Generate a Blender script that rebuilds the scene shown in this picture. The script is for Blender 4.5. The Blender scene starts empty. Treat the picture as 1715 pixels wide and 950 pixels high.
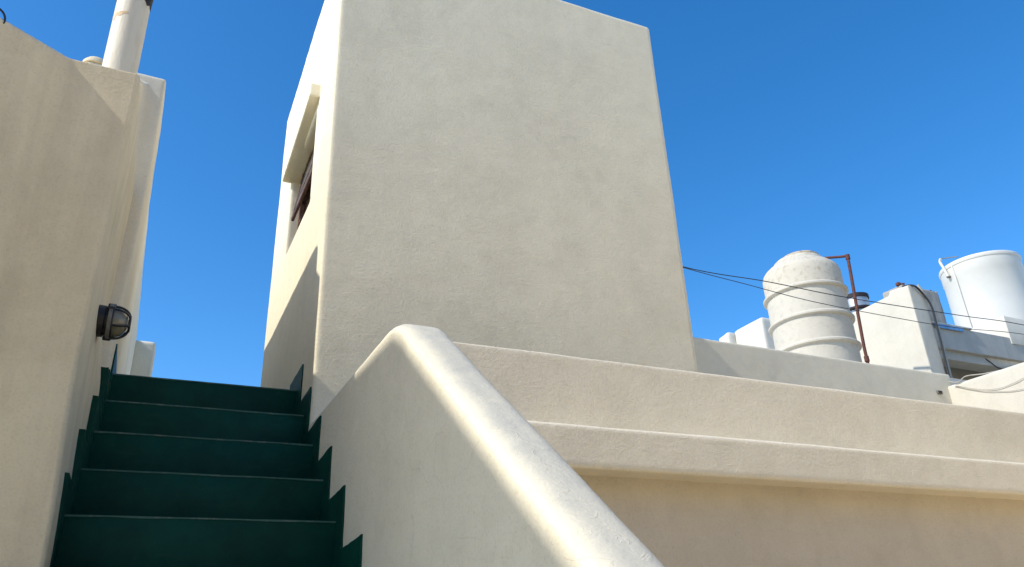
import bpy, bmesh, math, random
from mathutils import Vector, Matrix, noise
random.seed(7)
scene = bpy.context.scene
C = scene.collection

# ------------------------------------------------------------------ camera
cam_d = bpy.data.cameras.new('camera')
cam = bpy.data.objects.new('camera', cam_d)
C.objects.link(cam)
CAM = ((0.90499928, -0.14674841, -0.3993009),
       (-0.42375782, -0.39368961, -0.81574371),
       (-0.03749152, 0.90745435, -0.4184746))
cam.matrix_world = Matrix(CAM).to_4x4()
cam_d.sensor_width = 36.0
cam_d.lens = 27.53
cam_d.clip_start = 0.02
cam_d.clip_end = 3000.0
scene.camera = cam

# ------------------------------------------------------------------ sky and sun
LIGHT = Vector((1.0, 0.10, -0.90)).normalized()       # the way the sunlight travels
SUN_EL = math.asin(-LIGHT.z)
SUN_ROT = math.atan2(-LIGHT.x, -LIGHT.y)
world = bpy.data.worlds.new('World')
scene.world = world
world.use_nodes = True
wn = world.node_tree
wn.nodes.clear()
sky = wn.nodes.new('ShaderNodeTexSky')
sky.sky_type = 'NISHITA'
sky.sun_disc = False
sky.sun_elevation = SUN_EL
sky.sun_rotation = SUN_ROT
sky.altitude = 900.0
sky.air_density = 1.0
sky.dust_density = 1.0
sky.ozone_density = 3.0
bg = wn.nodes.new('ShaderNodeBackground')
bg.inputs['Strength'].default_value = 0.110
wo = wn.nodes.new('ShaderNodeOutputWorld')
hs = wn.nodes.new('ShaderNodeHueSaturation')           # clear dry-season blue
hs.inputs['Saturation'].default_value = 1.33
wn.links.new(sky.outputs[0], hs.inputs['Color'])
wn.links.new(hs.outputs[0], bg.inputs['Color'])
wn.links.new(bg.outputs[0], wo.inputs['Surface'])

sun_d = bpy.data.lights.new('sun', 'SUN')
sun_d.energy = 2.0
sun_d.angle = math.radians(0.8)
sun_d.color = (1.0, 0.945, 0.845)
sun = bpy.data.objects.new('sun', sun_d)
sun.rotation_euler = LIGHT.to_track_quat('-Z', 'Y').to_euler()
sun.location = (-8, -2, 9)
C.objects.link(sun)

vs = scene.view_settings
scene.display_settings.display_device = 'sRGB'
vs.view_transform = 'Standard'
vs.look = 'None'
vs.exposure = 1.17
vs.gamma = 1.0
vs.use_curve_mapping = False

# ------------------------------------------------------------------ materials
def mat_base(name):
    m = bpy.data.materials.new(name)
    m.use_nodes = True
    nt = m.node_tree
    return m, nt, nt.nodes['Principled BSDF']

def N(nt, kind, **kw):
    n = nt.nodes.new(kind)
    for k, v in kw.items():
        if k.startswith('i_'):
            n.inputs[k[2:].replace('_', ' ')].default_value = v
        else:
            setattr(n, k, v)
    return n

def ramp(nt, src, stops):
    r = nt.nodes.new('ShaderNodeValToRGB')
    el = r.color_ramp.elements
    while len(el) < len(stops):
        el.new(0.5)
    for e, (p, c) in zip(el, stops):
        e.position = p
        e.color = c if len(c) == 4 else (*c, 1)
    nt.links.new(src, r.inputs[0])
    return r

def mix(nt, fac, a, b, blend='MIX'):
    m = nt.nodes.new('ShaderNodeMix')
    m.data_type = 'RGBA'
    m.blend_type = blend
    for sock, val in ((m.inputs[0], fac), (m.inputs[6], a), (m.inputs[7], b)):
        if isinstance(val, (int, float)):
            sock.default_value = val
        elif isinstance(val, tuple):
            sock.default_value = (*val, 1) if len(val) == 3 else val
        else:
            nt.links.new(val, sock)
    return m.outputs[2]

def math_n(nt, op, a, b=None):
    m = nt.nodes.new('ShaderNodeMath')
    m.operation = op
    for i, v in enumerate((a, b)):
        if v is None:
            continue
        if isinstance(v, (int, float)):
            m.inputs[i].default_value = v
        else:
            nt.links.new(v, m.inputs[i])
    return m.outputs[0]

def plaster(name, col, tone=0.10, stain=0.0, top_dim=0.0, bump=1.0, stain_col=(0.42, 0.34, 0.24), grain=1.0, crack=0.0):
    """hand-trowelled painted render: sandy grain, trowel ridges, faint blotches, dirt runs"""
    m, nt, b = mat_base(name)
    pos = N(nt, 'ShaderNodeNewGeometry').outputs['Position']
    big = N(nt, 'ShaderNodeTexNoise', i_Scale=1.7, i_Detail=5.0, i_Roughness=0.6)
    mid = N(nt, 'ShaderNodeTexNoise', i_Scale=9.0, i_Detail=6.0, i_Roughness=0.65, i_Distortion=0.6)
    for n in (big, mid):
        nt.links.new(pos, n.inputs['Vector'])
    dark = tuple(c * (1 - tone) for c in col)
    lite = tuple(min(0.93, c * (1 + tone * 0.45)) for c in col)
    r1 = ramp(nt, big.outputs['Fac'], [(0.32, dark), (0.5, col), (0.7, lite)])
    r2 = ramp(nt, mid.outputs['Fac'], [(0.25, (0.93, 0.925, 0.91)), (0.55, (1, 1, 1))])
    colr = mix(nt, 1.0, r1.outputs[0], r2.outputs[0], 'MULTIPLY')
    gr = N(nt, 'ShaderNodeTexNoise', i_Scale=120.0, i_Detail=4.0, i_Roughness=0.7)
    nt.links.new(pos, gr.inputs['Vector'])
    rg = ramp(nt, gr.outputs['Fac'], [(0.30, (0.88, 0.87, 0.85)), (0.48, (0.985, 0.985, 0.985)), (0.66, (1.0, 1.0, 1.0))])
    colr = mix(nt, 1.0, colr, rg.outputs[0], 'MULTIPLY')
    # dark specks and pinholes
    sp = N(nt, 'ShaderNodeTexNoise', i_Scale=34.0, i_Detail=3.0)
    nt.links.new(pos, sp.inputs['Vector'])
    rs = ramp(nt, sp.outputs['Fac'], [(0.70, (0, 0, 0)), (0.79, (1, 1, 1))])
    colr = mix(nt, math_n(nt, 'MULTIPLY', rs.outputs[0], 0.18 + stain * 0.3), colr, (0.35, 0.31, 0.25))
    if stain > 0:
        mp = N(nt, 'ShaderNodeMapping')
        mp.inputs['Scale'].default_value = (9.0, 9.0, 0.55)
        nt.links.new(pos, mp.inputs['Vector'])
        st = N(nt, 'ShaderNodeTexNoise', i_Scale=1.0, i_Detail=7.0, i_Roughness=0.65)
        nt.links.new(mp.outputs[0], st.inputs['Vector'])
        rr = ramp(nt, st.outputs['Fac'], [(0.46, (0, 0, 0)), (0.72, (1, 1, 1))])
        colr = mix(nt, math_n(nt, 'MULTIPLY', rr.outputs[0], stain), colr, stain_col)
    if top_dim > 0:  # darkens upward faces in the colour, to lower their sunlit brightness
        sx = N(nt, 'ShaderNodeSeparateXYZ')
        nt.links.new(N(nt, 'ShaderNodeNewGeometry').outputs['Normal'], sx.inputs[0])
        up = ramp(nt, sx.outputs[2], [(0.30, (0, 0, 0)), (0.75, (1, 1, 1))])
        dn0 = ramp(nt, mid.outputs['Fac'], [(0.30, (0.55, 0.55, 0.55)), (0.62, (1, 1, 1))])
        colr = mix(nt, math_n(nt, 'MULTIPLY', math_n(nt, 'MULTIPLY', up.outputs[0], dn0.outputs[0]), top_dim), colr, (0.50, 0.485, 0.42))
    # relief
    fine = N(nt, 'ShaderNodeTexNoise', i_Scale=150.0, i_Detail=6.0, i_Roughness=0.6)
    lump = N(nt, 'ShaderNodeTexNoise', i_Scale=66.0, i_Detail=5.0, i_Roughness=0.66, i_Distortion=0.3)
    mp2 = N(nt, 'ShaderNodeMapping')
    mp2.inputs['Rotation'].default_value = (0.5, 0.7, 0.3)
    mp2.inputs['Scale'].default_value = (1.0, 1.0, 2.6)
    nt.links.new(pos, mp2.inputs['Vector'])
    trow = N(nt, 'ShaderNodeTexNoise', i_Scale=5.0, i_Detail=3.0, i_Roughness=0.5, i_Distortion=1.6)
    nt.links.new(mp2.outputs[0], trow.inputs['Vector'])
    ridge = math_n(nt, 'ABSOLUTE', math_n(nt, 'SUBTRACT', trow.outputs['Fac'], 0.5))
    ridge = ramp(nt, ridge, [(0.0, (1, 1, 1)), (0.010, (0, 0, 0))]).outputs[0]
    for n in (fine, lump):
        nt.links.new(pos, n.inputs['Vector'])
    h = math_n(nt, 'MULTIPLY', fine.outputs['Fac'], 0.0007 * grain)
    h = math_n(nt, 'ADD', h, math_n(nt, 'MULTIPLY', lump.outputs['Fac'], 0.0017))
    h = math_n(nt, 'ADD', h, math_n(nt, 'MULTIPLY', ridge, 0.00045))
    h = math_n(nt, 'ADD', h, math_n(nt, 'MULTIPLY', trow.outputs['Fac'], 0.0012))
    if crack > 0:
        vo = N(nt, 'ShaderNodeTexVoronoi', feature='DISTANCE_TO_EDGE', i_Scale=2.3)
        dn = N(nt, 'ShaderNodeTexNoise', i_Scale=11.0, i_Detail=5.0)
        nt.links.new(pos, dn.inputs['Vector'])
        vm = nt.nodes.new('ShaderNodeVectorMath')
        vm.operation = 'MULTIPLY_ADD'
        vm.inputs[1].default_value = (0.16, 0.16, 0.16)
        nt.links.new(dn.outputs['Color'], vm.inputs[0])
        nt.links.new(pos, vm.inputs[2])
        nt.links.new(vm.outputs[0], vo.inputs['Vector'])
        ck = ramp(nt, vo.outputs['Distance'], [(0.0, (1, 1, 1)), (0.006, (0, 0, 0))])
        gate = ramp(nt, big.outputs['Fac'], [(0.50, (0, 0, 0)), (0.58, (1, 1, 1))])
        ckm = math_n(nt, 'MULTIPLY', math_n(nt, 'MULTIPLY', ck.outputs[0], gate.outputs[0]), crack)
        colr = mix(nt, ckm, colr, (0.30, 0.26, 0.21))
    bp = N(nt, 'ShaderNodeBump', i_Strength=bump, i_Distance=1.0)
    nt.links.new(h, bp.inputs['Height'])
    nt.links.new(bp.outputs[0], b.inputs['Normal'])
    nt.links.new(colr, b.inputs['Base Color'])
    b.inputs['Roughness'].default_value = 0.92
    b.inputs['Specular IOR Level'].default_value = 0.12
    return m

def simple(name, col, rough=0.6, metal=0.0, var=0.2, scale=30.0, var_col=None, lo=0.45, hi=0.7, bump=0.0, spec=0.5, stretch=(1, 1, 1)):
    m, nt, b = mat_base(name)
    pos = N(nt, 'ShaderNodeNewGeometry').outputs['Position']
    mp = N(nt, 'ShaderNodeMapping')
    mp.inputs['Scale'].default_value = stretch
    nt.links.new(pos, mp.inputs['Vector'])
    n = N(nt, 'ShaderNodeTexNoise', i_Scale=scale, i_Detail=6.0, i_Roughness=0.65)
    nt.links.new(mp.outputs[0], n.inputs['Vector'])
    vc = var_col or tuple(c * (1 - var) for c in col)
    r = ramp(nt, n.outputs['Fac'], [(lo, col), (hi, vc)])
    nt.links.new(r.outputs[0], b.inputs['Base Color'])
    b.inputs['Roughness'].default_value = rough
    b.inputs['Metallic'].default_value = metal
    b.inputs['Specular IOR Level'].default_value = spec
    if bump:
        bp = N(nt, 'ShaderNodeBump', i_Strength=1.0, i_Distance=bump)
        nt.links.new(n.outputs['Fac'], bp.inputs['Height'])
        nt.links.new(bp.outputs[0], b.inputs['Normal'])
    return m

CREAM = (0.80, 0.755, 0.665)
M = {}
M['tower'] = plaster('tower_render', (0.85, 0.765, 0.57), tone=0.07, stain=0.05, stain_col=(0.50, 0.45, 0.36))
M['terrace'] = plaster('terrace_render', (0.825, 0.75, 0.595), tone=0.08, stain=0.06, stain_col=(0.50, 0.43, 0.32))
M['tan'] = plaster('tan_render', (0.64, 0.565, 0.445), tone=0.10, stain=0.10)  # terrace render darkened to put the shade under the ledge into its colour
M['banister'] = plaster('banister_render', (0.845, 0.775, 0.60), tone=0.09, crack=0.2, top_dim=0.9)
M['left'] = plaster('weathered_render', (0.80, 0.69, 0.485), tone=0.13, stain=0.26, grain=1.5)
M['leftc'] = plaster('chamfer_render', (0.80, 0.69, 0.485), tone=0.13, stain=0.26, grain=1.5)
M['back'] = plaster('grey_render', (0.76, 0.70, 0.555), tone=0.05, bump=0.6)
M['lit'] = plaster('cream_render', (0.66, 0.62, 0.52), tone=0.05, stain=0.08, bump=0.5)
M['white'] = plaster('white_render', (0.68, 0.65, 0.57), tone=0.05, stain=0.05, bump=0.5)
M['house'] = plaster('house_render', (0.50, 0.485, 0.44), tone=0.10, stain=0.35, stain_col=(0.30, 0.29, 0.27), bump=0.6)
M['concrete'] = plaster('raw_concrete', (0.42, 0.40, 0.36), tone=0.25, stain=0.6, stain_col=(0.16, 0.14, 0.12))
M['far'] = plaster('warm_cream_render', (0.80, 0.68, 0.46), tone=0.06)
M['floor'] = plaster('terrace_floor', (0.74, 0.63, 0.46), tone=0.12, stain=0.0)
M['ground'] = plaster('courtyard_paving', (0.74, 0.60, 0.405), tone=0.12, stain=0.0)
def green_paint():
    m, nt, b = mat_base('green_stair_paint')
    pos = N(nt, 'ShaderNodeNewGeometry').outputs['Position']
    n1 = N(nt, 'ShaderNodeTexNoise', i_Scale=5.0, i_Detail=6.0, i_Roughness=0.65)
    n2 = N(nt, 'ShaderNodeTexNoise', i_Scale=60.0, i_Detail=5.0, i_Roughness=0.7)
    mp = N(nt, 'ShaderNodeMapping')
    mp.inputs['Scale'].default_value = (2.2, 9.0, 14.0)
    nt.links.new(pos, mp.inputs['Vector'])
    n3 = N(nt, 'ShaderNodeTexNoise', i_Scale=1.0, i_Detail=7.0, i_Roughness=0.7)
    nt.links.new(mp.outputs[0], n3.inputs['Vector'])
    for n in (n1, n2):
        nt.links.new(pos, n.inputs['Vector'])
    c = ramp(nt, n1.outputs['Fac'], [(0.35, (0.001, 0.040, 0.027)), (0.65, (0.001, 0.060, 0.041))]).outputs[0]
    c = mix(nt, math_n(nt, 'MULTIPLY', ramp(nt, n3.outputs['Fac'], [(0.55, (0, 0, 0)), (0.75, (1, 1, 1))]).outputs[0], 0.30), c, (0.035, 0.085, 0.068))
    c = mix(nt, math_n(nt, 'MULTIPLY', ramp(nt, n2.outputs['Fac'], [(0.62, (0, 0, 0)), (0.74, (1, 1, 1))]).outputs[0], 0.22), c, (0.06, 0.10, 0.085))
    nt.links.new(c, b.inputs['Base Color'])
    b.inputs['Roughness'].default_value = 0.55
    b.inputs['Specular IOR Level'].default_value = 0.16
    bp = N(nt, 'ShaderNodeBump', i_Strength=1.0, i_Distance=0.003)
    nt.links.new(n1.outputs['Fac'], bp.inputs['Height'])
    nt.links.new(bp.outputs[0], b.inputs['Normal'])
    return m
M['green'] = green_paint()
M['green_worn'] = simple('worn_green_paint', (0.045, 0.13, 0.105), rough=0.7, scale=30.0, var_col=(0.17, 0.20, 0.17), lo=0.5, hi=0.72, bump=0.003)
M['chimney'] = simple('painted_pipe', (0.74, 0.675, 0.53), rough=0.6, scale=9.0, var_col=(0.60, 0.50, 0.35), lo=0.5, hi=0.85, bump=0.003, stretch=(3, 3, 0.6))
M['rust'] = simple('rusty_stain', (0.66, 0.43, 0.21), rough=0.8, scale=26.0, var_col=(0.72, 0.63, 0.48), lo=0.42, hi=0.66)
M['lidrust'] = simple('stained_lid', (0.50, 0.42, 0.30), rough=0.9, scale=14.0, var_col=(0.16, 0.09, 0.05), lo=0.5, hi=0.62)
M['tar'] = simple('sooty_iron', (0.020, 0.015, 0.014), rough=0.7, scale=30.0, var=0.5, bump=0.006)
M['lampblack'] = simple('black_enamel', (0.014, 0.014, 0.016), rough=0.42, scale=60.0, var=0.4, bump=0.001)
M['lampgrey'] = simple('chipped_grey_metal', (0.20, 0.19, 0.17), rough=0.5, scale=50.0, var=0.6)
M['brownframe'] = simple('rusty_brown_steel', (0.085, 0.032, 0.018), rough=0.7, scale=25.0, var_col=(0.18, 0.085, 0.04))
M['pipe'] = simple('rusty_pipe_iron', (0.115, 0.035, 0.022), rough=0.75, scale=40.0, var_col=(0.06, 0.02, 0.016), bump=0.002)
M['cement'] = simple('asbestos_cement', (0.58, 0.535, 0.44), rough=0.85, scale=14.0, var_col=(0.48, 0.44, 0.37), lo=0.5, hi=0.78, bump=0.006)
M['cementtop'] = simple('lichen_spotted_cement', (0.58, 0.53, 0.43), rough=0.9, scale=16.0, var_col=(0.36, 0.30, 0.21), lo=0.50, hi=0.78, bump=0.006)
M['plastic'] = simple('white_tank_plastic', (0.66, 0.645, 0.59), rough=0.42, scale=3.0, var=0.05, spec=0.5)
M['galv'] = simple('galvanised_sheet', (0.52, 0.52, 0.52), rough=0.42, metal=0.7, scale=12.0, var=0.4)
M['cable'] = simple('black_cable', (0.03, 0.03, 0.033), rough=0.6)
M['greycable'] = simple('grey_cable', (0.42, 0.40, 0.34), rough=0.6)
M['blue'] = simple('blue_sheet', (0.10, 0.30, 0.62), rough=0.4, scale=8.0, var_col=(0.3, 0.5, 0.75))
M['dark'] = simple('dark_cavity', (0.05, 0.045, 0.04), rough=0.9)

def glass_mat():
    m, nt, b = mat_base('dusty_glass')
    b.inputs['Base Color'].default_value = (0.16, 0.17, 0.16, 1)
    b.inputs['Roughness'].default_value = 0.12
    b.inputs['IOR'].default_value = 1.5
    return m
M['glass'] = glass_mat()

def globe_mat():
    m, nt, b = mat_base('smoked_globe_glass')
    b.inputs['Base Color'].default_value = (0.24, 0.23, 0.17, 1)
    b.inputs['Roughness'].default_value = 0.22
    b.inputs['Coat Weight'].default_value = 0.3
    b.inputs['Transmission Weight'].default_value = 0.15
    return m
M['globe'] = globe_mat()

# ------------------------------------------------------------------ builders
def empty(name, loc, label, cat, group=None):
    o = bpy.data.objects.new(name, None)
    o.empty_display_size = 0.1
    o.location = loc
    C.objects.link(o)
    tag(o, label, cat, group)
    return o

def tag(o, label, cat, group=None):
    o['label'] = label
    o['category'] = cat
    if group:
        o['group'] = group
    return o

def link(name, me, mat, parent=None):
    """mesh data is in world coordinates; give it an origin at its parent (or at its own base)"""
    o = bpy.data.objects.new(name, me)
    C.objects.link(o)
    me.materials.clear()
    me.materials.append(M[mat])
    if parent is not None:
        base = Vector((0, 0, 0))
        p = parent
        while p is not None:
            base += p.location
            p = p.parent
        me.transform(Matrix.Translation(-base))
        o.parent = parent
    else:
        xs = [v.co.x for v in me.vertices]; ys = [v.co.y for v in me.vertices]; zs = [v.co.z for v in me.vertices]
        b = Vector(((min(xs) + max(xs)) / 2, (min(ys) + max(ys)) / 2, min(zs)))
        me.transform(Matrix.Translation(-b))
        o.location = b
    return o

def hexa(bm, bot, top):
    v = [bm.verts.new(p) for p in bot] + [bm.verts.new(p) for p in top]
    n = len(bot)
    bm.faces.new(v[:n][::-1]); bm.faces.new(v[n:])
    for i in range(n):
        j = (i + 1) % n
        bm.faces.new((v[i], v[j], v[n + j], v[n + i]))

def box(bm, x0, x1, y0, y1, z0, z1):
    hexa(bm, [(x0, y0, z0), (x1, y0, z0), (x1, y1, z0), (x0, y1, z0)],
             [(x0, y0, z1), (x1, y0, z1), (x1, y1, z1), (x0, y1, z1)])

def extr_x(bm, pts, x0, x1):
    """polygon in (y, z) swept along x"""
    hexa(bm, [(x0, y, z) for y, z in pts], [(x1, y, z) for y, z in pts])

def prism(bm, pts, z0, z1):
    hexa(bm, [(x, y, z0) for x, y in pts], [(x, y, z1) for x, y in pts])

def fin(bm, bevel=0.0, seg=2, smooth=True, angle=35):
    bmesh.ops.recalc_face_normals(bm, faces=bm.faces)
    if bevel:
        ed = [e for e in bm.edges if len(e.link_faces) == 2 and e.calc_face_angle(0) > math.radians(angle)]
        bmesh.ops.bevel(bm, geom=ed, offset=bevel, segments=seg, profile=0.5, affect='EDGES', clamp_overlap=True)
    me = bpy.data.meshes.new('m')
    bm.to_mesh(me)
    bm.free()
    if smooth:
        me.polygons.foreach_set('use_smooth', [True] * len(me.polygons))
        try:
            me.set_sharp_from_angle(angle=math.radians(38))
        except Exception:
            pass
    return me

def evaluated(me, mods):
    o = bpy.data.objects.new('tmp', me)
    C.objects.link(o)
    for kind, props in mods:
        m = o.modifiers.new(kind, kind)
        for k, v in props.items():
            setattr(m, k, v)
    dg = bpy.context.evaluated_depsgraph_get()
    out = bpy.data.meshes.new_from_object(o.evaluated_get(dg))
    bpy.data.objects.remove(o)
    return out

def hand(me, voxel, amp=0.004, fine=0.0005, deform=None, seed=0.0):
    """hand-finished render: soft corners and a slightly wavy surface"""
    me = evaluated(me, [('REMESH', dict(mode='VOXEL', voxel_size=voxel, use_smooth_shade=True)),
                        ('SMOOTH', dict(factor=0.3, iterations=1))])
    off = Vector((seed, seed * 0.7, -seed))
    nv = noise.noise
    ns = [v.normal.copy() for v in me.vertices]
    for v, n in zip(me.vertices, ns):
        p = v.co
        d = amp * nv(p * 2.3 + off) + amp * 0.45 * nv(p * 6.1 + off) + fine * nv(p * 17.0 + off)
        q = p + n * d
        if deform:
            q = deform(q)
        v.co = q
    me.polygons.foreach_set('use_smooth', [True] * len(me.polygons))
    return me

def lathe(bm, prof, center, axis='Z', seg=48, cap=True):
    rings = []
    for r, h in prof:
        ring = []
        for k in range(seg):
            a = 2 * math.pi * k / seg
            if axis == 'Z':
                p = (center[0] + r * math.cos(a), center[1] + r * math.sin(a), center[2] + h)
            else:
                p = (center[0] + h, center[1] + r * math.cos(a), center[2] + r * math.sin(a))
            ring.append(bm.verts.new(p))
        rings.append(ring)
    for a, b in zip(rings, rings[1:]):
        for k in range(seg):
            j = (k + 1) % seg
            bm.faces.new((a[k], a[j], b[j], b[k]))
    if cap:
        bm.faces.new(rings[0][::-1]); bm.faces.new(rings[-1])

def smooth_path(pts, n=10):
    P = [Vector(p) for p in pts]
    if len(P) < 3:
        return P
    out = []
    for i in range(len(P) - 1):
        p0 = P[max(i - 1, 0)]; p1 = P[i]; p2 = P[i + 1]; p3 = P[min(i + 2, len(P) - 1)]
        for k in range(n):
            t = k / n
            out.append(0.5 * ((2 * p1) + (-p0 + p2) * t + (2 * p0 - 5 * p1 + 4 * p2 - p3) * t * t + (-p0 + 3 * p1 - 3 * p2 + p3) * t ** 3))
    out.append(P[-1])
    return out

def tube(bm, pts, r, seg=8):
    P = [Vector(p) for p in pts]
    rings = []
    up = Vector((0.123, 0.31, 0.94)).normalized()
    for i, p in enumerate(P):
        t = (P[min(i + 1, len(P) - 1)] - P[max(i - 1, 0)]).normalized()
        u = up - t * up.dot(t)
        if u.length < 1e-4:
            u = Vector((1, 0, 0)) - t * t.x
        u.normalize()
        up = u
        w = t.cross(u)
        rings.append([bm.verts.new(p + (u * math.cos(2 * math.pi * k / seg) + w * math.sin(2 * math.pi * k / seg)) * r) for k in range(seg)])
    for a, b in zip(rings, rings[1:]):
        for k in range(seg):
            j = (k + 1) % seg
            bm.faces.new((a[k], a[j], b[j], b[k]))
    bm.faces.new(rings[0][::-1]); bm.faces.new(rings[-1])

def B():
    return bmesh.new()

GZ = -1.6                                            # courtyard level
# ------------------------------------------------------------------ ground
bm = B()
g = [bm.verts.new(p) for p in ((-600, -600, GZ), (600, -600, GZ), (600, 600, GZ), (-600, 600, GZ))]
bm.faces.new(g)
o = link('ground', fin(bm, smooth=False), 'ground')
o['kind'] = 'structure'

# ------------------------------------------------------------------ staircase
NY, NZ, TR, RI = 3.657, 1.13, 0.2335, 0.183          # top nosing, tread, riser
XL, XR = -0.30, 0.70
stair = empty('staircase', (0.2, 2.0, GZ), 'dark green painted flight of steps between the two white walls', 'stairs')
steps = []
for i in range(0, 15):
    y, z = NY - TR * i, NZ - RI * i
    bm = B()
    y1 = NY + 3.55 if i == 0 else y + TR + 0.05
    # riser block with a slightly projecting tread edge
    extr_x(bm, [(y + 0.006, z - RI - 0.03), (y, z), (y1, z + 0.002), (y1, z - RI - 0.03)], XL, XR)
    me = fin(bm, bevel=0.004, seg=2)
    s = link('landing' if i == 0 else 'step', me, 'green', stair)
    # worn tread edge, irregular in width
    bm = B()
    n = 34
    prev = None
    for k in range(n + 1):
        x = XL + (XR - XL) * k / n
        w = 0.0038 + 0.0024 * noise.noise(Vector((x * 9, i * 3.1, 0)))
        dz = 0.0012 * noise.noise(Vector((x * 5, i * 7.7, 2)))
        ring = [bm.verts.new(p) for p in ((x, y - 0.0022, z - w + dz), (x, y - 0.0026, z + 0.0015 + dz), (x, y + 0.012, z + 0.003 + dz), (x, y + 0.012, z - w))]
        if prev:
            for q in range(4):
                bm.faces.new((prev[q], prev[(q + 1) % 4], ring[(q + 1) % 4], ring[q]))
        else:
            bm.faces.new(ring[::-1])
        prev = ring
    bm.faces.new(prev)
    link('nosing', fin(bm), 'green_worn', s)

def left_wall_x(y):
    if y < 3.35:
        return -0.184 + 0.022 * max(0, (y - 2.5)) / 0.85
    return -0.158

def skirting(side):
    bm = B()
    for i in range(-1, 15):
        z = NZ - RI * i + 0.095 if i >= 0 else NZ + 0.085
        ya = NY - TR * i - 0.095
        yb = ya + TR if i >= 0 else ya + 1.2
        if i == -1:
            continue
        if i == 0:
            yb = ya + (0.30 if side > 0 else 0.9)
        zl = NZ - RI * i - 0.30
        if side < 0 and ya < 2.4:
            continue
        jit = 0.006 * math.sin(i * 2.3)
        if side > 0:
            x0, x1 = 0.6335, 0.655
            hexa(bm, [(x0, ya, zl), (x1, ya, zl), (x1, yb, zl), (x0, yb, zl)],
                     [(x0, ya + jit, z + jit + 0.008), (x1, ya + jit, z + jit + 0.008), (x1, yb, z + jit - 0.006), (x0, yb, z + jit - 0.006)])
        else:
            cuts = [ya] + ([3.348, 3.352] if ya < 3.348 < yb else []) + [yb]
            for a, b2 in zip(cuts, cuts[1:]):
                if b2 - a < 0.01:
                    continue
                xa, xb = left_wall_x(a) + 0.006, left_wall_x(b2 - 1e-4) + 0.006
                hexa(bm, [(xa - 0.03, a, zl), (xa, a, zl), (xb, b2, zl), (xb - 0.03, b2, zl)],
                         [(xa - 0.03, a, z + 0.012), (xa, a, z + 0.012), (xb, b2, z - 0.006), (xb - 0.03, b2, z - 0.006)])
    bmesh.ops.subdivide_edges(bm, edges=list(bm.edges), cuts=7, use_grid_fill=True)
    for v in bm.verts:
        q = v.co * 21.0
        v.co.y += 0.0035 * noise.noise(q) + 0.004 * noise.noise(v.co * 7.0)
        v.co.z += 0.004 * noise.noise(q + Vector((9, 2, 4))) + 0.004 * noise.noise(v.co * 8.0)
    s = link('skirting', fin(bm, bevel=0.0, smooth=False), 'green', stair)
    s['label'] = 'saw-toothed green skirting painted along the %s wall of the steps' % ('banister' if side > 0 else 'left')
skirting(1)
skirting(-1)

# ------------------------------------------------------------------ stair banister wall
bm = B()
sl = 0.766
def bz(y):
    return 0.729 + sl * (y - 1.901)
UP = 0.028
stations = [(0.12, bz(0.12) - 0.02, 0.045), (0.16, bz(0.16) + 0.018, 0.045)]
stations += [(y, bz(y) + UP, 0.046) for y in (0.3, 0.8, 1.3, 1.6, 1.8, 1.92)]
stations += [(1.965, 0.802, 0.044), (2.01, 0.838, 0.040), (2.05, 0.864, 0.035), (2.09, 0.881, 0.029), (2.14, 0.892, 0.022), (2.20, 0.896, 0.017), (2.4, 0.894, 0.014), (2.9, 0.890, 0.014), (3.36, 0.890, 0.014)]
BX0, BX1 = 0.64, 0.778
prev = None
for y, z, rr in stations:
    pts = [(BX0, GZ)] + [(BX0 + rr - rr * math.cos(a), z - rr + rr * math.sin(a)) for a in [math.pi / 2 * k / 7 for k in range(8)]]
    pts += [(BX1 - rr + rr * math.sin(a), z - rr + rr * math.cos(a)) for a in [math.pi / 2 * k / 7 for k in range(8)]] + [(BX1, GZ)]
    ring = [bm.verts.new((x, y, zz)) for x, zz in pts]
    if prev:
        for k in range(len(ring)):
            q = (k + 1) % len(ring)
            bm.faces.new((prev[k], prev[q], ring[q], ring[k]))
    else:
        bm.faces.new(ring)
    prev = ring
bm.faces.new(prev[::-1])
me = hand(fin(bm), 0.010, amp=0.0022, fine=0.0005, seed=3.0)
ban = link('stair_banister', me, 'banister')
tag(ban, 'solid cream plaster banister wall with rounded sloping top beside the green steps', 'banister')

# ------------------------------------------------------------------ square tower with window
tower = empty('stair_tower', (1.7, 4.17, GZ), 'tall square cream plaster tower above the stairs with a window', 'tower')
bm = B()
hexa(bm, [(0.64, 3.314, GZ), (2.76, 3.314, GZ), (2.76, 5.03, GZ), (0.64, 5.03, GZ)],
         [(0.64, 3.314, 3.80), (2.76, 3.314, 3.834), (2.76, 5.03, 3.75), (0.64, 5.03, 3.63)])
bmesh.ops.subdivide_edges(bm, edges=[], cuts=0)
body = fin(bm, bevel=0.005, seg=1)
bm = B()
box(bm, 0.3, 0.86, 3.775, 4.50, 2.235, 2.83)
cut = bpy.data.objects.new('cut', fin(bm, smooth=False))
C.objects.link(cut)
body = evaluated(body, [('BOOLEAN', dict(operation='DIFFERENCE', object=cut, solver='EXACT'))])
bpy.data.objects.remove(cut)
link('wall', hand(body, 0.0115, amp=0.0022, fine=0.00035, seed=1.0), 'tower', tower)
bm = B()
hexa(bm, [(0.582, 3.71, 2.893), (0.70, 3.71, 2.893), (0.70, 4.52, 2.78), (0.582, 4.52, 2.78)],
         [(0.582, 3.71, 2.985), (0.70, 3.71, 2.985), (0.70, 4.52, 2.87), (0.582, 4.52, 2.87)])
link('lintel', hand(fin(bm, bevel=0.004, seg=2), 0.008, amp=0.002, fine=0.0008), 'tower', tower)
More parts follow.
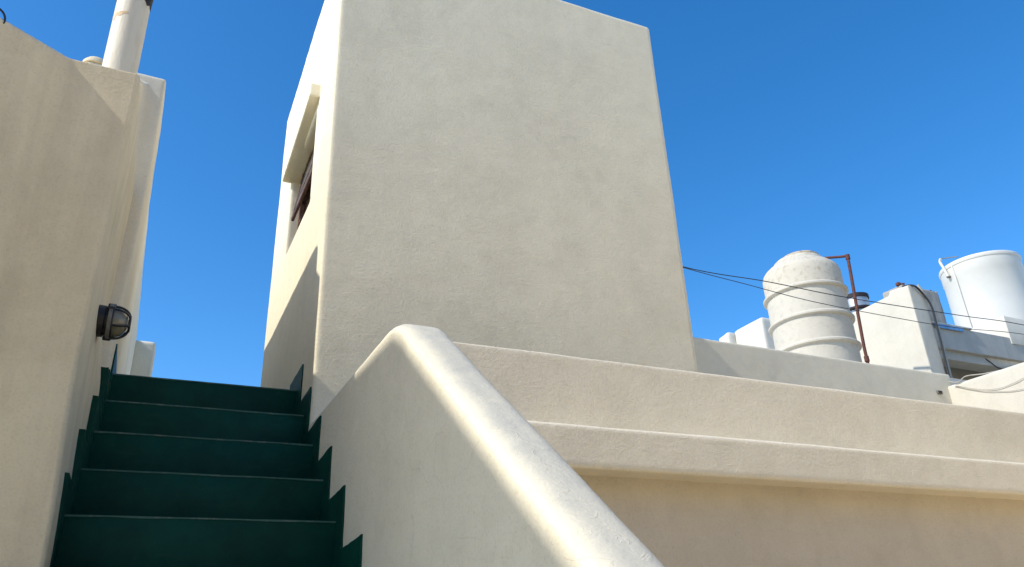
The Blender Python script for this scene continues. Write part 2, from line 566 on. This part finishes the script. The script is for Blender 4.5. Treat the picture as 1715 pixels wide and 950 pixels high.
# window set back in the opening
bm = B()
box(bm, 0.735, 0.75, 3.75, 4.53, 2.2, 2.86)
win = link('window', fin(bm, smooth=False), 'glass', tower)
for (a, b2, c, d) in ((3.77, 4.51, 2.232, 2.268), (3.77, 4.51, 2.80, 2.835), (3.772, 3.80, 2.27, 2.80), (4.475, 4.503, 2.27, 2.80),
                      (3.80, 4.475, 2.46, 2.485), (3.80, 4.475, 2.63, 2.655)):
    bm = B()
    box(bm, 0.70, 0.735, a, b2, c, d)
    link('frame_bar', fin(bm, bevel=0.003, seg=1), 'brownframe', win)
# top-hung sash pushed out a little
bm = B()
hexa(bm, [(0.650, 3.81, 2.465), (0.655, 3.81, 2.465), (0.655, 4.40, 2.465), (0.650, 4.40, 2.465)],
         [(0.700, 3.81, 2.80), (0.705, 3.81, 2.80), (0.705, 4.40, 2.80), (0.700, 4.40, 2.80)])
sash = link('sash', fin(bm, smooth=False), 'glass', tower)
for (xa, za, h) in ((0.644, 2.445, 0.024), (0.664, 2.575, 0.020)):
    bm = B(); box(bm, xa, xa + 0.018, 3.80, 4.41, za, za + h)
    link('sash_rail', fin(bm, bevel=0.003, seg=1), 'brownframe', sash)
bm = B()
hexa(bm, [(0.645, 4.392, 2.45), (0.662, 4.392, 2.45), (0.662, 4.412, 2.45), (0.645, 4.412, 2.45)],
         [(0.690, 4.392, 2.80), (0.708, 4.392, 2.80), (0.708, 4.412, 2.80), (0.690, 4.412, 2.80)])
link('sash_stile', fin(bm, bevel=0.003, seg=1), 'brownframe', sash)

# ------------------------------------------------------------------ terrace front
terr = empty('terrace_wall', (4.5, 2.2, GZ), 'long cream terrace wall with parapet and projecting ledge right of the banister', 'wall')
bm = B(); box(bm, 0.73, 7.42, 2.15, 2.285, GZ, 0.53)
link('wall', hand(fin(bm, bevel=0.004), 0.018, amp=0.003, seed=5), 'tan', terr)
bm = B(); box(bm, 0.73, 7.42, 2.05, 2.30, 0.474, 0.609)
link('ledge', hand(fin(bm, bevel=0.004, seg=1), 0.0085, amp=0.0022, fine=0.0005, seed=6), 'terrace', terr)
bm = B(); box(bm, 0.73, 7.42, 2.148, 2.31, 0.56, 0.870)
link('parapet', hand(fin(bm, bevel=0.004, seg=1), 0.0085, amp=0.0022, fine=0.0004, seed=7), 'terrace', terr)
bm = B(); box(bm, 0.75, 7.45, 2.29, 5.08, -0.05, 0.10)
o = link('terrace_floor', fin(bm, smooth=False), 'floor'); o['kind'] = 'structure'

bm = B(); box(bm, 2.60, 7.452, 5.05, 5.20, GZ, 2.363)
bw = link('boundary_wall', hand(fin(bm, bevel=0.004), 0.016, amp=0.004, seed=8), 'back')
tag(bw, 'grey shaded plaster wall running right from behind the tower', 'wall')
bm = B(); box(bm, 7.37, 7.53, 1.6, 5.13, GZ, 2.227)
rw = link('boundary_wall', hand(fin(bm, bevel=0.004), 0.018, amp=0.005, seed=9), 'lit')
tag(rw, 'sunlit cream plaster wall at the right edge behind the terrace parapet', 'wall')
# outlet box on the grey wall
ob = empty('outlet_box', (7.205, 5.05, 2.12), 'small dark outlet box low on the grey wall near its right end', 'outlet')
bm = B(); box(bm, 7.172, 7.238, 5.03, 5.06, 2.124, 2.162)
link('plate', fin(bm, bevel=0.004, seg=1), 'lampgrey', ob)
for dz in (0.007, 0.021):
    bm = B(); box(bm, 7.180, 7.230, 5.024, 5.035, 2.124 + dz, 2.124 + dz + 0.009)
    link('slot', fin(bm, smooth=False), 'tar', ob)

# ------------------------------------------------------------------ building on the left
lb = empty('plaster_building', (-1.4, 4.0, GZ), 'weathered cream plaster building along the left side of the steps', 'building')
e = Vector((0.836, 0.549))
k2 = Vector((-0.41, 2.5)); k3 = k2 - e * 1.15
bm = B()
fp = [(-0.20, 2.5), (-0.20, 3.45), (k3.x, 3.45), (k3.x, k3.y), (k2.x, k2.y)]
def roofz(x, y):
    return 1.866
hexa(bm, [(x, y, GZ) for x, y in fp], [(x, y, roofz(x, y)) for x, y in fp])
def sm(t):
    t = max(0.0, min(1.0, t)); return t * t * (3 - 2 * t)
def dleft(q):
    if q.x > -0.30 and q.y > 2.35:
        w = sm((q.x + 0.30) / 0.08)
        q = q.copy()
        q.x += w * (0.018 * sm((0.75 - q.z) / 0.5) + 0.010 * sm((q.z - 1.3) / 0.5) + 0.026 * sm((1.22 - q.z) / 0.3) * max(0, min(1, (q.y - 2.5) / 0.85)))
    return q
link('near_wall', hand(fin(bm, bevel=0.003, seg=1), 0.010, amp=0.0024, fine=0.0006, deform=dleft, seed=11), 'left', lb)
bm = B()
extr_x(bm, [(3.35, GZ), (3.35, 2.50), (3.40, 2.53), (7.3, 2.515), (7.3, GZ)], -0.475, -0.150)
def dfar(q):
    if q.x > -0.25:
        q = q.copy()
        q.x += -0.010 + 0.018 * sm((q.z - 1.0) / 0.9) - 0.022 * sm((q.y - 3.5) / 1.2)
    return q
FW = bm  # added block, hidden from view, that shades the wall's front face
hexa(FW, [(-0.475, 3.24, 1.70), (-0.255, 3.24, 1.70), (-0.225, 3.40, 1.70), (-0.475, 3.40, 1.70)],
         [(-0.475, 3.24, 2.40), (-0.255, 3.24, 2.40), (-0.225, 3.40, 2.47), (-0.475, 3.40, 2.47)])
link('far_wall', hand(fin(bm, bevel=0.006, seg=2), 0.011, amp=0.003, fine=0.0007, seed=12, deform=dfar), 'terrace', lb)
bm = B(); box(bm, -0.19, 0.0, 7.0, 7.25, GZ, 2.485)
link('end_pier', hand(fin(bm, bevel=0.015), 0.02, amp=0.004, seed=13), 'terrace', lb)
bm = B(); box(bm, k3.x + 0.05, -0.40, 3.4, 7.2, GZ, 1.80)
link('roof', fin(bm, bevel=0.01), 'floor', lb)
# added sloped slab, out of view, shaped to shade the banister's side
bm = B()
def cz(y):
    return bz(y + 0.224) + 2.016 + UP - 0.052
BD = 0.80
extr_x(bm, [(-1.2, cz(-1.2) - BD), (-1.2, cz(-1.2)), (1.75, cz(1.75)), (1.82, 2.835), (1.91, 2.885), (2.38, 2.90), (2.38, 1.75), (1.82, 1.75)], -1.78, -1.60)
sw = empty('outside_stair', (-1.7, 0.5, GZ), 'raised plaster stair flight left of the steps, beyond the picture edge', 'stairs')
link('parapet', fin(bm, bevel=0.02, seg=3), 'left', sw)  # no real parapet: its top edge sets the banister's shadow line
bm = B(); box(bm, -1.80, -1.58, -1.35, -1.1, GZ, cz(-1.2) + 0.05)
link('post', fin(bm, bevel=0.01), 'left', sw)

# added unseen house behind the camera, for its warm bounced light
oh = empty('courtyard_house', (2.0, -7.5, GZ), 'warm cream house across the courtyard, behind the viewpoint', 'house')
bm = B(); prism(bm, [(-9, -9.5), (11.5, -9.5), (11.5, 1.4), (9.4, 1.4), (9.4, -6.8), (-9, -6.8)], GZ, 4.8)
link('wall', fin(bm, bevel=0.02), 'far', oh)
for wx in (-6.5, -3.5, -0.5, 2.5, 5.5):
    bm = B(); box(bm, wx, wx + 1.1, -6.83, -6.77, 0.2, 1.7)
    f = link('window', fin(bm, smooth=False), 'glass', oh)
    bm = B(); box(bm, wx - 0.1, wx + 1.2, -6.83, -6.70, 0.10, 0.2)
    link('sill', fin(bm, bevel=0.01), 'white', f)

# wire hoop on the roof edge
bm = B()
pts = [(-0.64 + 0.052 * math.cos(a), 2.385, 1.86 + 0.050 * math.sin(a)) for a in [math.radians(t) for t in range(-20, 201, 10)]]
tube(bm, pts, 0.0035)
wl = link('wire_hoop', fin(bm), 'cable')
tag(wl, 'black wire hoop sticking up from the roof edge at the left picture edge', 'wire')

# chimney pipe
CX, CY = -0.281, 2.75
ch = empty('chimney_pipe', (CX, CY, 1.84), 'white painted round chimney pipe with black top on the left roof', 'chimney')
bm = B(); lathe(bm, [(0.072, 0.0), (0.068, 0.05), (0.0625, 0.10), (0.061, 0.16), (0.0605, 0.57)], (CX, CY, 1.85), seg=40)
link('pipe', fin(bm), 'chimney', ch)
bm = B()                                              # sooty sleeve with a ragged lower edge
seg = 48
rings = []
for r, h in ((0.0622, None), (0.066, 0.60), (0.066, 1.0), (0.058, 1.0)):
    ring = []
    for k in range(seg):
        a = 2 * math.pi * k / seg
        hh = h if h is not None else 0.515 + 0.018 * noise.noise(Vector((math.cos(a) * 3.1, math.sin(a) * 3.1, 4))) + 0.010 * noise.noise(Vector((math.cos(a) * 9, math.sin(a) * 9, 1)))
        ring.append(bm.verts.new((CX + r * math.cos(a), CY + r * math.sin(a), 1.85 + hh)))
    rings.append(ring)
for a, b2 in zip(rings, rings[1:]):
    for k in range(seg):
        bm.faces.new((a[k], a[(k + 1) % seg], b2[(k + 1) % seg], b2[k]))
link('sleeve', fin(bm), 'tar', ch)
bm = B()                                              # rust run below the seam, on the left of the pipe
cols = []
for k in range(15):
    a = math.radians(190 + k * 5.2)
    t = k / 14
    drop = 0.010 + 0.030 * math.exp(-((t - 0.25) / 0.12) ** 2) + 0.014 * math.exp(-((t - 0.62) / 0.16) ** 2)
    cols.append([bm.verts.new((CX + 0.0614 * math.cos(a), CY + 0.0614 * math.sin(a), 1.85 + zz)) for zz in (0.432 - drop, 0.432)])
for a, b2 in zip(cols, cols[1:]):
    bm.faces.new((a[0], b2[0], b2[1], a[1]))
link('rust_stain', fin(bm), 'rust', ch)

# plaster lump beside the chimney
bm = B()
lathe(bm, [(0.060, 0), (0.058, 0.018), (0.046, 0.034), (0.020, 0.040)], (-0.445, 3.40, 2.505), seg=20)
lp = link('mortar_lump', fin(bm), 'left')
tag(lp, 'small lump of mortar on the roof edge just left of the chimney', 'mortar')

# bulkhead lamp
LX, LY, LZ = -0.184, 2.86, 1.068
lamp = empty('bulkhead_lamp', (LX, LY, LZ), 'black caged bulkhead lamp fixed to the left wall above the steps', 'lamp')
bm = B(); lathe(bm, [(0.062, -0.02), (0.061, 0.010), (0.056, 0.014), (0.055, 0.028)], (LX, LY, LZ), axis='X', seg=40)
link('base', fin(bm), 'lampblack', lamp)
bm = B(); lathe(bm, [(0.056, 0.022), (0.071, 0.023), (0.072, 0.026), (0.072, 0.036), (0.070, 0.039), (0.056, 0.040)], (LX, LY, LZ), axis='X', seg=40)
link('collar', fin(bm), 'lampgrey', lamp)
bm = B(); lathe(bm, [(0.056, 0.03), (0.058, 0.042), (0.0565, 0.056), (0.051, 0.072), (0.040, 0.085), (0.024, 0.094), (0.010, 0.097), (0.002, 0.0975)], (LX, LY, LZ), axis='X', seg=40)
link('globe', fin(bm), 'globe', lamp)
def cage(theta):
    pts = []
    for r, h in ((0.066, 0.036), (0.0655, 0.050), (0.063, 0.065), (0.056, 0.081), (0.045, 0.094), (0.030, 0.102)):
        pts.append((LX + h, LY + r * math.cos(theta), LZ + r * math.sin(theta)))
    return smooth_path(pts, 4)
for k in range(6):
    bm = B(); tube(bm, cage(math.radians(30 + 60 * k)), 0.0045, 8)
    link('cage_bar', fin(bm), 'lampblack', lamp)
for rr, hh, tr in ((0.030, 0.102, 0.0048), (0.067, 0.039, 0.0048)):
    bm = B()
    pts = [(LX + hh, LY + rr * math.cos(math.radians(t)), LZ + rr * math.sin(math.radians(t))) for t in range(0, 361, 12)]
    tube(bm, pts, tr, 8)
    link('cage_ring', fin(bm), 'lampblack', lamp)
for a in (90, 270, 150, 30):
    cy, cz_ = LY + 0.068 * math.cos(math.radians(a)), LZ + 0.068 * math.sin(math.radians(a))
    bm = B(); box(bm, LX + 0.014, LX + 0.044, cy - 0.008, cy + 0.008, cz_ - 0.007, cz_ + 0.007)
    link('clip', fin(bm, bevel=0.003, seg=1), 'lampblack', lamp)

lamp.scale = (0.86, 0.9, 0.9)

# ------------------------------------------------------------------ neighbouring roofs behind
nb = empty('neighbour_house', (6.8, 7.4, GZ), 'flat roofed white neighbouring house behind the grey wall', 'house')
bm = B(); box(bm, 4.5, 9.08, 5.64, 9.6, GZ, 2.60)
link('body', fin(bm, bevel=0.01), 'white', nb)
pw = empty('parapet_wall', (8.1, 8.2, 2.6), 'white sunlit parapet wall left of the round cement tank', 'wall')
bm = B(); box(bm, 7.85, 8.25, 7.9, 8.5, 2.55, 4.17)
link('wall', hand(fin(bm, bevel=0.015), 0.03, amp=0.005, seed=21), 'white', pw)
bm = B()
hexa(bm, [(7.73, 8.5, 2.55), (7.92, 8.5, 2.55), (7.92, 8.75, 2.55), (7.73, 8.75, 2.55)],
         [(7.73, 8.5, 4.155), (7.92, 8.5, 4.155), (7.92, 8.75, 4.12), (7.73, 8.75, 4.12)])
link('pier', hand(fin(bm, bevel=0.03), 0.03, amp=0.005, seed=22), 'white', pw)

wb = empty('gable_wall', (8.95, 6.9, 2.6), 'bright cream wall with a stepped top behind the rusty pipe', 'wall')
bm = B()
extr_x(bm, [(6.2, 2.3), (6.2, 4.10), (6.50, 4.135), (6.515, 4.072), (7.7, 4.06), (7.7, 2.3)], 8.82, 9.10)
link('wall', hand(fin(bm, bevel=0.008), 0.022, amp=0.004, seed=23), 'lit', wb)

# cement tank
TX, TY, TR_ = 7.149, 6.407, 0.462
tk = empty('water_tank', (TX, TY, 2.6), 'round weathered cement water tank with moulded hoops on the neighbouring roof', 'water tank')
bm = B(); lathe(bm, [(TR_ - 0.01, 0.0), (TR_, 0.05), (TR_, 1.15)], (TX, TY, 2.6), seg=72, cap=False)
link('body', fin(bm), 'cement', tk)
bm = B()
lathe(bm, [(TR_, 3.75), (TR_ + 0.003, 3.95), (TR_ + 0.002, 4.01), (0.450, 4.055), (0.425, 4.09), (0.38, 4.13), (0.33, 4.165), (0.305, 4.178), (0.298, 4.21), (0.275, 4.232),
           (0.20, 4.25), (0.05, 4.26), (0.002, 4.26)], (TX, TY, 0), seg=72, cap=False)
link('shoulder', fin(bm), 'cementtop', tk)
bm = B(); lathe(bm, [(0.19, 4.22), (0.235, 4.225), (0.24, 4.262), (0.215, 4.285), (0.10, 4.30), (0.01, 4.302)], (TX + 0.02, TY - 0.02, 0.0), seg=36)
link('lid', fin(bm), 'lidrust', tk)
for z in (3.745, 3.378, 3.03, 2.68):
    bm = B()
    pr = [(TR_ - 0.01, z - 0.035), (TR_ + 0.016, z - 0.030), (TR_ + 0.036, z - 0.018), (TR_ + 0.038, z + 0.002), (TR_ + 0.018, z + 0.022), (TR_ - 0.01, z + 0.03)]
    lathe(bm, pr, (TX, TY, 0), seg=72, cap=False)
    link('hoop', fin(bm), 'cement', tk)

# rusty feed pipe
bm = B()
tube(bm, [(7.24, 6.36, 4.29), (7.42, 6.28, 4.275), (7.45, 6.0, 4.17), (7.435, 5.91, 4.135)], 0.016, 10)
rp = empty('rusty_pipe', (7.38, 5.9, 2.6), 'rusty brown water pipe bending over beside the cement tank', 'pipe')
link('feed_pipe', fin(bm), 'pipe', rp)
bm = B(); tube(bm, [(7.436, 5.90, 4.145), (7.42, 5.90, 3.9), (7.385, 5.90, 3.5), (7.345, 5.90, 2.95), (7.34, 5.90, 2.58)], 0.019, 10)
link('riser_pipe', fin(bm), 'pipe', rp)
for c in ((7.434, 5.90, 4.115), (7.342, 5.90, 2.80)):
    bm = B()
    lathe(bm, [(0.020, -0.033), (0.027, -0.031), (0.027, 0.031), (0.020, 0.033)], c, seg=16)
    link('coupling', fin(bm), 'pipe', rp)

# galvanised roof vent behind the gable wall
VX, VY = 10.02, 8.0
vt = empty('roof_vent', (VX, VY, 3.6), 'galvanised round roof vent with a dark rim behind the rusty pipe', 'vent')
bm = B(); lathe(bm, [(0.19, 0), (0.185, 0.93), (0.185, 1.22)], (VX, VY, 3.6), seg=40)
link('flue', fin(bm), 'galv', vt)
bm = B(); lathe(bm, [(0.19, 1.19), (0.205, 1.19), (0.205, 1.25), (0.16, 1.27)], (VX, VY, 3.6), seg=40)
link('rim', fin(bm), 'tar', vt)
bm = B(); lathe(bm, [(0.20, 0.98), (0.235, 0.99), (0.235, 1.02), (0.19, 1.03)], (VX, VY, 3.6), seg=40)
link('band', fin(bm), 'tar', vt)
bm = B(); tube(bm, [(VX, VY, 4.57), (VX + 0.48, VY, 4.60)], 0.05, 12)
link('side_duct', fin(bm), 'tar', vt)

# house at the right
rh = empty('terrace_house', (12.0, 7.0, GZ), 'grey shaded house front with a ledge at the far right', 'house')
bm = B(); box(bm, 9.22, 15.5, 6.30, 6.55, 3.312, 3.648)
link('fascia', fin(bm, bevel=0.008, seg=1), 'house', rh)
bm = B(); box(bm, 9.18, 15.5, 6.36, 6.60, 3.19, 3.33)
link('beam', fin(bm, bevel=0.008), 'house', rh)
bm = B(); box(bm, 9.12, 15.5, 6.95, 9.6, GZ, 3.60)
link('wall', fin(bm, bevel=0.01), 'house', rh)
bm = B(); box(bm, 9.2, 15.5, 6.40, 7.0, 3.56, 3.64)
link('roof_slab', fin(bm, bevel=0.004, seg=1), 'white', rh)
bm = B(); box(bm, 9.16, 10.0, 6.275, 6.50, 3.648, 3.672)
link('coping', fin(bm, bevel=0.004, seg=1), 'white', rh)
bm = B()
prism(bm, [(10.81, 6.285), (14.5, 6.285), (14.5, 6.58), (10.98, 6.58), (10.98, 7.05), (10.81, 7.05)], 3.55, 3.975)
link('corner_block', fin(bm, bevel=0.012), 'white', rh)

bm = B(); box(bm, 9.25, 9.80, 6.262, 6.285, 3.588, 3.640)  # narrow blue strip just under the coping
bs = link('blue_board', fin(bm, bevel=0.004, seg=1), 'blue')
tag(bs, 'light blue board lying under the white coping below the concrete block', 'board')

cb = empty('concrete_block', (9.4, 6.6, 3.65), 'rough grey concrete block wall with rubble on top left of the white tank', 'block')
bm = B(); box(bm, 9.0, 9.74, 6.42, 6.75, 3.74, 4.235)
link('wall', hand(fin(bm, bevel=0.012), 0.025, amp=0.010, fine=0.004, seed=33), 'concrete', cb)
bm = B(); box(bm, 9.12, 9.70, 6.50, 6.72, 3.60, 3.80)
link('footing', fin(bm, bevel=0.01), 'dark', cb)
for k in range(15):
    x = 9.02 + 0.72 * k / 14 + random.uniform(-0.02, 0.02)
    r = random.uniform(0.010, 0.024) if k > 1 else 0.04
    bm = B()
    bmesh.ops.create_icosphere(bm, subdivisions=1, radius=r)
    for v in bm.verts:
        v.co = v.co * random.uniform(0.75, 1.2) + Vector((x, 6.47, 4.24 + r * 0.3))
    link('rubble', fin(bm, smooth=False), 'pipe' if k < 2 else random.choice(['concrete', 'tar', 'concrete']), cb)

# big white plastic tank
PX, PY, PR = 12.39, 7.34, 0.613
pt = empty('plastic_tank', (PX, PY, 3.6), 'large white plastic water tank with rolled rim at the right edge', 'water tank')
bm = B(); lathe(bm, [(PR * 0.93, 0.0), (PR * 0.962, 1.0), (PR * 0.968, 1.64), (PR * 0.985, 1.66), (PR * 0.985, 1.90)], (PX, PY, 3.6), seg=96)
link('body', fin(bm), 'plastic', pt)
bm = B()
lathe(bm, [(PR * 0.97, 1.83), (PR * 1.0, 1.84), (PR * 1.012, 1.86), (PR * 1.012, 1.885), (PR * 1.0, 1.905), (PR * 0.97, 1.91)], (PX, PY, 3.6), seg=96)
link('rim', fin(bm), 'plastic', pt)
def on_tank(off, z, out=0.0):
    d = Vector((math.sin(math.radians(59.36)), math.cos(math.radians(59.36))))
    s = Vector((d.y, -d.x))
    t = math.asin(max(-1, min(1, off / PR)))
    q = Vector((PX, PY)) - d * (PR * 0.975 + out) * math.cos(t) + s * (PR * 0.975 + out) * math.sin(t)
    return (q.x, q.y, z)
bm = B(); tube(bm, [on_tank(-0.375, 5.45, 0.016), on_tank(-0.368, 5.0, 0.014), on_tank(-0.36, 4.30, 0.014)], 0.013, 8)
link('drain_pipe', fin(bm), 'plastic', pt)
bm = B(); tube(bm, smooth_path([on_tank(-0.455, 5.30, 0.03), on_tank(-0.475, 5.48, 0.05), on_tank(-0.49, 5.60, 0.06), on_tank(-0.47, 5.645, 0.055)], 5), 0.022, 10)
link('fill_pipe', fin(bm), 'plastic', pt)
bm = B(); tube(bm, [on_tank(-0.47, 5.645, 0.05), on_tank(-0.42, 5.63, -0.03), on_tank(-0.30, 5.60, -0.10)], 0.009, 8)
link('float_rod', fin(bm), 'lampgrey', pt)
bm = B()
p = Vector(on_tank(-0.452, 5.29, 0.03))
bmesh.ops.create_icosphere(bm, subdivisions=2, radius=0.035, matrix=Matrix.Translation(p) @ Matrix.Diagonal((1.2, 1.0, 0.6, 1)))
link('fitting', fin(bm), 'lampgrey', pt)

# ------------------------------------------------------------------ cables
def cable(pts, r, mat, label, group=None, cat='cable', name='cable'):
    bm = B()
    tube(bm, smooth_path(pts, 10), r, 8)
    return tag(link(name, fin(bm), mat), label, cat, group)
cable([(2.3, 5.04, 3.40), (2.9, 5.40, 3.40), (4.74, 5.7, 3.426), (5.85, 5.7, 3.440), (7.02, 5.7, 3.432), (8.85, 5.7, 3.480), (10.2, 5.7, 3.522), (13.2, 6.2, 3.75)], 0.005, 'cable',
      'upper of two thin black wires strung from the tower past the tanks')
cable([(2.3, 5.04, 3.39), (2.9, 5.40, 3.40), (4.74, 5.7, 3.418), (5.5, 5.7, 3.363), (6.45, 5.7, 3.300), (7.74, 5.7, 3.285), (8.77, 5.7, 3.300), (10.1, 5.7, 3.385), (13.2, 6.2, 3.70)], 0.004, 'cable',
      'lower of two thin black wires strung from the tower past the tanks')
cable([(8.85, 6.30, 4.12), (8.90, 6.18, 4.09), (9.03, 6.17, 3.99), (9.10, 6.15, 3.81), (9.095, 6.15, 3.53), (9.08, 6.15, 3.20), (9.06, 6.15, 2.92), (9.05, 6.15, 2.70), (9.05, 6.15, 2.4)], 0.013, 'cable',
      'thick black cable running down the corner of the bright gable wall', name='downlead_cable')
cable([(9.02, 6.20, 4.13), (9.055, 6.18, 4.00), (9.135, 6.17, 3.80), (9.14, 6.17, 3.5), (9.13, 6.17, 3.2), (9.12, 6.17, 2.9), (9.12, 6.17, 2.5)], 0.016, 'greycable',
      'grey conduit beside the thick black cable on the gable wall corner', name='conduit', cat='conduit')
cable([(7.44, 5.20, 2.34), (7.40, 5.03, 2.27), (7.36, 4.95, 2.236), (7.36, 4.90, 2.232), (7.36, 4.82, 2.262), (7.40, 4.65, 2.24), (7.45, 4.40, 2.225)], 0.006, 'greycable',
      'grey cable looping over the top corner of the sunlit right wall')
cable([(7.362, 4.96, 2.206), (7.355, 4.73, 2.10), (7.355, 4.544, 2.052), (7.355, 4.372, 2.058), (7.355, 4.2, 2.085), (7.355, 3.6, 2.12)], 0.0028, 'greycable',  # this strand and the next stand in for cable shadows on the wall
      'upper thin cable sagging across the sunlit right wall')
cable([(7.362, 4.97, 2.200), (7.355, 4.73, 2.088), (7.355, 4.55, 2.026), (7.355, 4.31, 1.98), (7.355, 3.6, 1.95)], 0.0028, 'greycable',
      'lower thin cable sagging across the sunlit right wall')
cable([(10.22, 6.37, 3.30), (10.27, 6.34, 3.24), (10.40, 6.33, 3.165), (10.63, 6.33, 3.15), (11.0, 6.34, 3.22)], 0.008, 'cable',
      'short black cable drooping under the ledge of the grey house')
